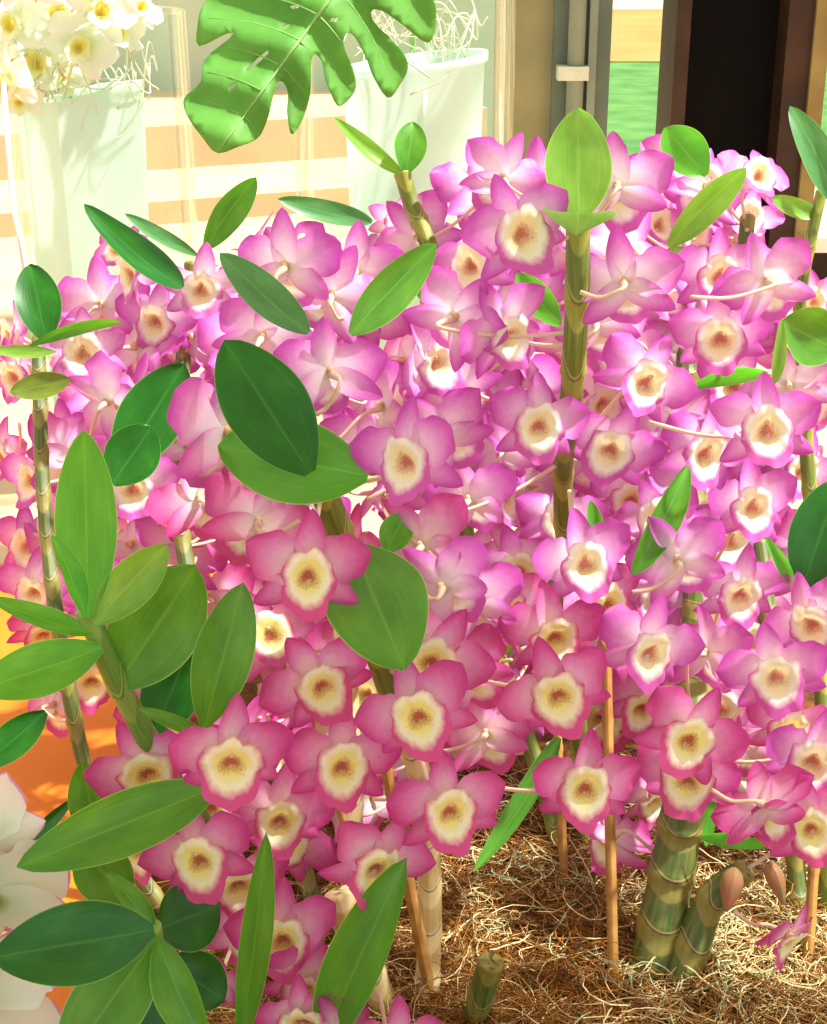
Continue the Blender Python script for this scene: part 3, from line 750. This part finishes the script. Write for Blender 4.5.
# ------------------------------------------------------------------ glass vases, pots, twigs, cream orchids
def mat_glass():
    t = NT('clear_glass')
    tr = t.n('ShaderNodeBsdfTransparent'); tr.inputs[0].default_value = (0.965, 0.998, 0.985, 1)
    gl = t.n('ShaderNodeBsdfGlossy'); gl.inputs[0].default_value = (1, 1, 1, 1); gl.inputs['Roughness'].default_value = 0.03
    lw = t.n('ShaderNodeLayerWeight'); lw.inputs[0].default_value = 0.12
    mx = t.n('ShaderNodeMixShader')
    k = t.math('MULTIPLY_ADD', lw.outputs['Fresnel'], 0.30, 0.012, clamp=True)
    t.l(k, mx.inputs[0]); t.l(tr.outputs[0], mx.inputs[1]); t.l(gl.outputs[0], mx.inputs[2]); t.l(mx.outputs[0], t.out.inputs[0])
    return t.m
GLASS = mat_glass()
PAPER = mat_simple('white_paper', lin(234, 250, 240), lin(242, 253, 247), 20, 0.6, trans=0.45)
POTM = mat_simple('white_pot', lin(234, 250, 242), lin(242, 253, 248), 15, 0.4, trans=0.45)
TWIG = mat_simple('pale_twig', lin(214, 216, 180), lin(238, 238, 214), 30, 0.5)

def vase(px, d, diam, topy, label):
    c = P(px, 100, d); base = Vector((c.x, c.y, -0.006))
    zt = P(px, topy, d).z - base.z
    r = diam / 2; th = 0.005
    prof = [(0.0, 0.0), (r * .96, 0.0), (r, 0.006), (r, zt * .5), (r, zt - 0.003), (r - th * .5, zt), (r - th, zt - 0.003), (r - th, zt * .5), (r - th, 0.02), (r * .9, 0.014), (0.0, 0.014)]
    ns = 64; V, U = [], []
    for a, z in prof:
        for j in range(ns):
            q = 2 * math.pi * j / ns; V.append((a * math.cos(q), a * math.sin(q), z)); U.append((j / ns, z))
    o = obj('glass_vase', mesh('glass_vase', V, gridfaces(len(prof), ns, True), U, (GLASS,)), None, base)
    tag(o, label, 'vase', 'tall clear glass vases')
    return base, zt, r
v1 = vase(98, 1.72, 0.212, 8, 'tall clear glass cylinder vase holding cream flowers and a square white pot')
v2 = vase(404, 1.80, 0.264, -60, 'tall clear glass cylinder vase behind the monstera leaf, holding a round white pot')

# square folded paper pot in the left vase
b = v1[0]; h1 = P(70, 98, 1.66).z - b.z - 0.014
def ring_sq(hw, z, rot, slant=0.0, k=8):
    out = []
    cs = [(-1, -1), (1, -1), (1, 1), (-1, 1)]
    for i in range(4):
        x0, y0 = cs[i]; x1, y1 = cs[(i + 1) % 4]
        for j in range(k):
            t = j / k; x, y = (x0 + (x1 - x0) * t) * hw, (y0 + (y1 - y0) * t) * hw
            X_, Y_ = x * math.cos(rot) - y * math.sin(rot), x * math.sin(rot) + y * math.cos(rot)
            out.append((X_, Y_, z + slant * X_))
    return out
V = []
for hw, z, sl in ((.044, 0, 0), (.049, .2, 0), (.054, h1, .2), (.052, h1 - .001, .2), (.047, .2, 0), (.042, .006, 0)): V += ring_sq(hw, z, R(38), sl)
Fc = gridfaces(6, 32, True); Fc.append(tuple(range(31, -1, -1))); Fc.append(tuple(range(5 * 32, 6 * 32)))
o = obj('paper_pot', mesh('paper_pot', V, Fc, None, (PAPER,), smooth=False), None, (b.x - 0.020, b.y - 0.005, b.z + 0.014))
tag(o, 'square folded white paper pot inside the vase with cream flowers', 'pot')
# round white pot in the right vase
b = v2[0]; h2 = P(420, 58, 1.80).z - b.z - 0.014
prof = [(0, 0), (.066, 0), (.070, .01), (.080, h2 * .7), (.084, h2 - .012), (.088, h2 - .01), (.088, h2), (.083, h2), (.079, h2 * .7), (.066, .012), (0, .012)]
V, U = [], []
for a, z in prof:
    for j in range(48):
        q = 2 * math.pi * j / 48; V.append((a * math.cos(q), a * math.sin(q), z + .12 * a * math.cos(q) * (z / h2) )); U.append((j / 48, z))
o = obj('flower_pot', mesh('flower_pot', V, gridfaces(len(prof), 48, True), U, (POTM,)), None, (b.x + .012, b.y, b.z + .014))
tag(o, 'round white tapered pot inside the vase behind the monstera leaf', 'pot')

def twigs(base, zc, r, count, label, seed):
    o = empty('curly_twigs', base, label, 'twigs', 'curly pale twigs in the vases')
    q = random.Random(seed)
    for i in range(count):
        a = q.uniform(0, 6.28); pts = []
        rr_ = r * q.uniform(.45, .85); tilt = q.uniform(-.35, .35); dirn = q.choice([-1, 1]); span = q.uniform(1.6, 4.2)
        for k in range(9):
            t = k / 8; an = a + dirn * span * t; rad = rr_ * (1 - .25 * t) 
            pts.append((rad * math.cos(an), rad * math.sin(an), zc + .03 * q.uniform(-1, 1) + tilt * rad * math.cos(an - a) + .02 * math.sin(5 * t)))
        V, Fc, U = tube(spline(pts, 50), np.linspace(.0011, .0006, 50), 6)
        obj('twig', mesh('twig', V, Fc, U, (TWIG,)), o)
twigs(v1[0], P(90, 85, 1.7).z - v1[0].z, v1[2], 15, 'curly pale twigs wound round under the cream flowers in the vase', 4)
twigs(v2[0], P(430, 30, 1.8).z - v2[0].z, v2[2], 18, 'curly pale twigs coiled above the round white pot', 9)

spr = empty('cream_orchid_spray', v1[0] + Vector((0, 0, .02)), 'cream-white orchid spray bunched at the top of the square-pot vase', 'orchid')
sp = spline([Vector((-.02, 0, .0)), Vector((-.025, .01, .25)), Vector((-.035, 0, v1[1] - .08)), Vector((-.05, -.02, v1[1] - .03))], 40)
V, Fc, U = tube(sp, .004, 10); obj('cane', mesh('cane', V, Fc, U, (CANE['leafy'],)), spr)
q = random.Random(12)
for x, y, s, yaw, pit, roll in ((12, 25, 80, -10, 0, 0), (58, 14, 82, 10, 5, 20), (100, 12, 76, 25, 0, 10), (38, 62, 84, -5, -10, -20), (80, 46, 78, 15, -10, 30), (116, 34, 66, 30, 5, -10),
                                (8, 84, 78, -30, -15, 0), (140, 8, 50, 30, 10, 30), (66, 78, 60, 170, -20, 0), (-20, 55, 80, -30, 0, 0), (30, -20, 80, 0, 20, 0), (85, -18, 76, 10, 20, 0), (20, 100, 50, 0, -30, 0)):
    d = 1.62 + q.uniform(-.03, .05); loc = P(x, y, d)
    at = spr.location + Vector(sp[q.randint(28, 38)])
    flower(spr, loc, s * d / F * 1.05, flower_rot(yaw, pit, roll), 'crem', at)

CORD = mat_simple('white_cord', lin(226, 228, 214), lin(240, 240, 230), 30, 0.5)
ce = P(26, 275, 1.50); cb = Vector((ce.x + .01, ce.y + .02, -0.006))
cp = [P(2, 58, 1.64) - cb, P(6, 120, 1.55) - cb, P(13, 200, 1.52) - cb, ce - cb, Vector((0, 0, .02)), Vector((.01, -.05, .004)), Vector((.06, -.10, .004))]
V, Fc, U = tube(spline(cp, 60), .0030, 10)
tag(obj('hanging_string', mesh('hanging_string', V, Fc, U, (CORD,)), None, cb), 'thin white string hanging down before the vase of cream flowers', 'string')

# ------------------------------------------------------------------ monstera leaf
MON = mat_leaf('monstera_green', lin(96, 160, 58), lin(116, 180, 76), lin(146, 202, 106), lin(130, 190, 90), 0.4, 0.55)
MD = 1.5
OUT = [(352, -40), (300, -42), (250, -34), (222, -14), (203, 6), (198, 24), (199, 46), (226, 34), (232, 36), (205, 60), (201, 82), (186, 96), (184, 108), (192, 124), (203, 138), (217, 153),
       (238, 147), (258, 138), (268, 118), (272, 100), (276, 84), (283, 82), (288, 94), (287, 112), (291, 134), (300, 124), (308, 104), (311, 86), (311, 62), (315, 54), (322, 62), (325, 78), (330, 92), (338, 106), (348, 100),
       (356, 86), (352, 66), (344, 46), (346, 34), (354, 36), (366, 58), (374, 78), (388, 98), (400, 84), (408, 68), (404, 54), (392, 40), (374, 22), (372, 10), (384, 12), (404, 26), (428, 43), (436, 20), (434, 0), (420, -26), (390, -44), (366, -30)]
HOLES = [[(246, 70), (258, 58), (268, 50), (269, 53), (260, 62), (248, 72)], [(290, 6), (298, 4), (299, 8), (292, 9)], [(331, 18), (338, 18), (337, 22), (331, 21)], [(282, 26), (290, 24), (288, 29), (282, 29)], [(227, 88), (236, 82), (236, 86), (229, 91)]]
OUT = [(p[0], p[1]) for p in spline([(x, y, 0) for x, y in OUT + OUT[:1]], 190)[:-1]]
from mathutils import geometry
def pt_in(poly, x, y):
    c = False
    for i in range(len(poly)):
        x1, y1 = poly[i]; x2, y2 = poly[i - 1]
        if (y1 > y) != (y2 > y) and x < (x2 - x1) * (y - y1) / (y2 - y1) + x1: c = not c
    return c
pts = [Vector(p) for p in OUT]; edges = [(i, (i + 1) % len(OUT)) for i in range(len(OUT))]
for hpoly in HOLES:
    k = len(pts); pts += [Vector(p) for p in hpoly]; edges += [(k + i, k + (i + 1) % len(hpoly)) for i in range(len(hpoly))]
for gx in range(186, 440, 9):
    for gy in range(-40, 152, 9):
        if pt_in(OUT, gx, gy) and not any(pt_in(h, gx, gy) for h in HOLES): pts.append(Vector((gx + (gy % 2), gy)))
vo, eo, fo, _, _, _ = geometry.delaunay_2d_cdt(pts, edges, [], 0, 0.01)
keep = [tuple(f) for f in fo if (lambda c: pt_in(OUT, c[0], c[1]) and not any(pt_in(h, c[0], c[1]) for h in HOLES))((sum((vo[i] for i in f), Vector((0, 0))) / len(f)))]
M0, M1 = Vector((350, -28)), Vector((217, 153)); mdir = (M1 - M0).normalized(); mlen = (M1 - M0).length; mn = Vector((-mdir.y, mdir.x))
V, U = [], []
base = P(352, -30, MD)
def mon_d(p):
    q_ = p - M0; a = q_.dot(mdir) / mlen; b_ = q_.dot(mn) / 110.0
    return MD - 0.05 * a + 0.035 * abs(b_) + 0.02 * abs(b_) ** 2 + 0.012 * a * a + 0.006 * math.sin(a * 26 - abs(b_) * 5), a, b_
for v in vo:
    d_, a, b_ = mon_d(v)
    V.append(P(v.x, v.y, d_) - base); U.append((b_ * .42 + .5, a))
mon = empty('monstera_leaf', base, 'large split monstera leaf with slits hanging before the glass vases', 'leaf')
bl = obj('leaf_blade', mesh('leaf_blade', V, keep, U, (MON,)), mon)
sm = bl.modifiers.new('thick', 'SOLIDIFY'); sm.thickness = 0.0008
RIB = mat_simple('monstera_rib', lin(132, 186, 96), lin(150, 200, 110), 30, 0.5)
parts = []
def ribp(a, b_): 
    v = M0 + mdir * (a * mlen) + mn * (b_ * 110); d_, _, _ = mon_d(v); return np.array(P(v.x, v.y, d_ - 0.0012) - base)
parts.append(tube([ribp(t, 0) for t in np.linspace(0, .97, 30)], np.linspace(.0022, .0006, 30), 6))
def on_blade(a, b_):
    v = M0 + mdir * (a * mlen) + mn * (b_ * 110); return pt_in(OUT, v.x, v.y)
for a0, sgn in [(a, s) for a in (.10, .24, .38, .52, .66, .80) for s in (-1, 1)]:
    tt = []
    for t_ in np.linspace(0, 1, 24):
        if not on_blade(a0 + .05 * t_ + .12 * t_ * t_, sgn * (.02 + .80 * t_)) : break
        tt.append(t_)
    tt = tt[:-1]
    if len(tt) > 3:
        parts.append(tube([ribp(a0 + .05 * t_ + .12 * t_ * t_, sgn * (.02 + .80 * t_)) for t_ in tt], np.linspace(.0009, .0003, len(tt)), 5))
V, Fc, U = merge(parts); obj('leaf_rib', mesh('leaf_rib', V, Fc, U, (RIB,)), mon)
# its stalk runs up and back, then down to the floor behind the vases
st = [Vector((0, 0, 0)), Vector((.03, .12, .16)), Vector((.05, .32, .20)), Vector((.06, .50, .0)), Vector((.06, .55, -.3)), Vector((.06, .55, -base.z - .004))]
V, Fc, U = tube(spline(st, 40), np.linspace(.0028, .005, 40), 8); obj('leaf_stalk', mesh('leaf_stalk', V, Fc, U, (RIB,)), mon)
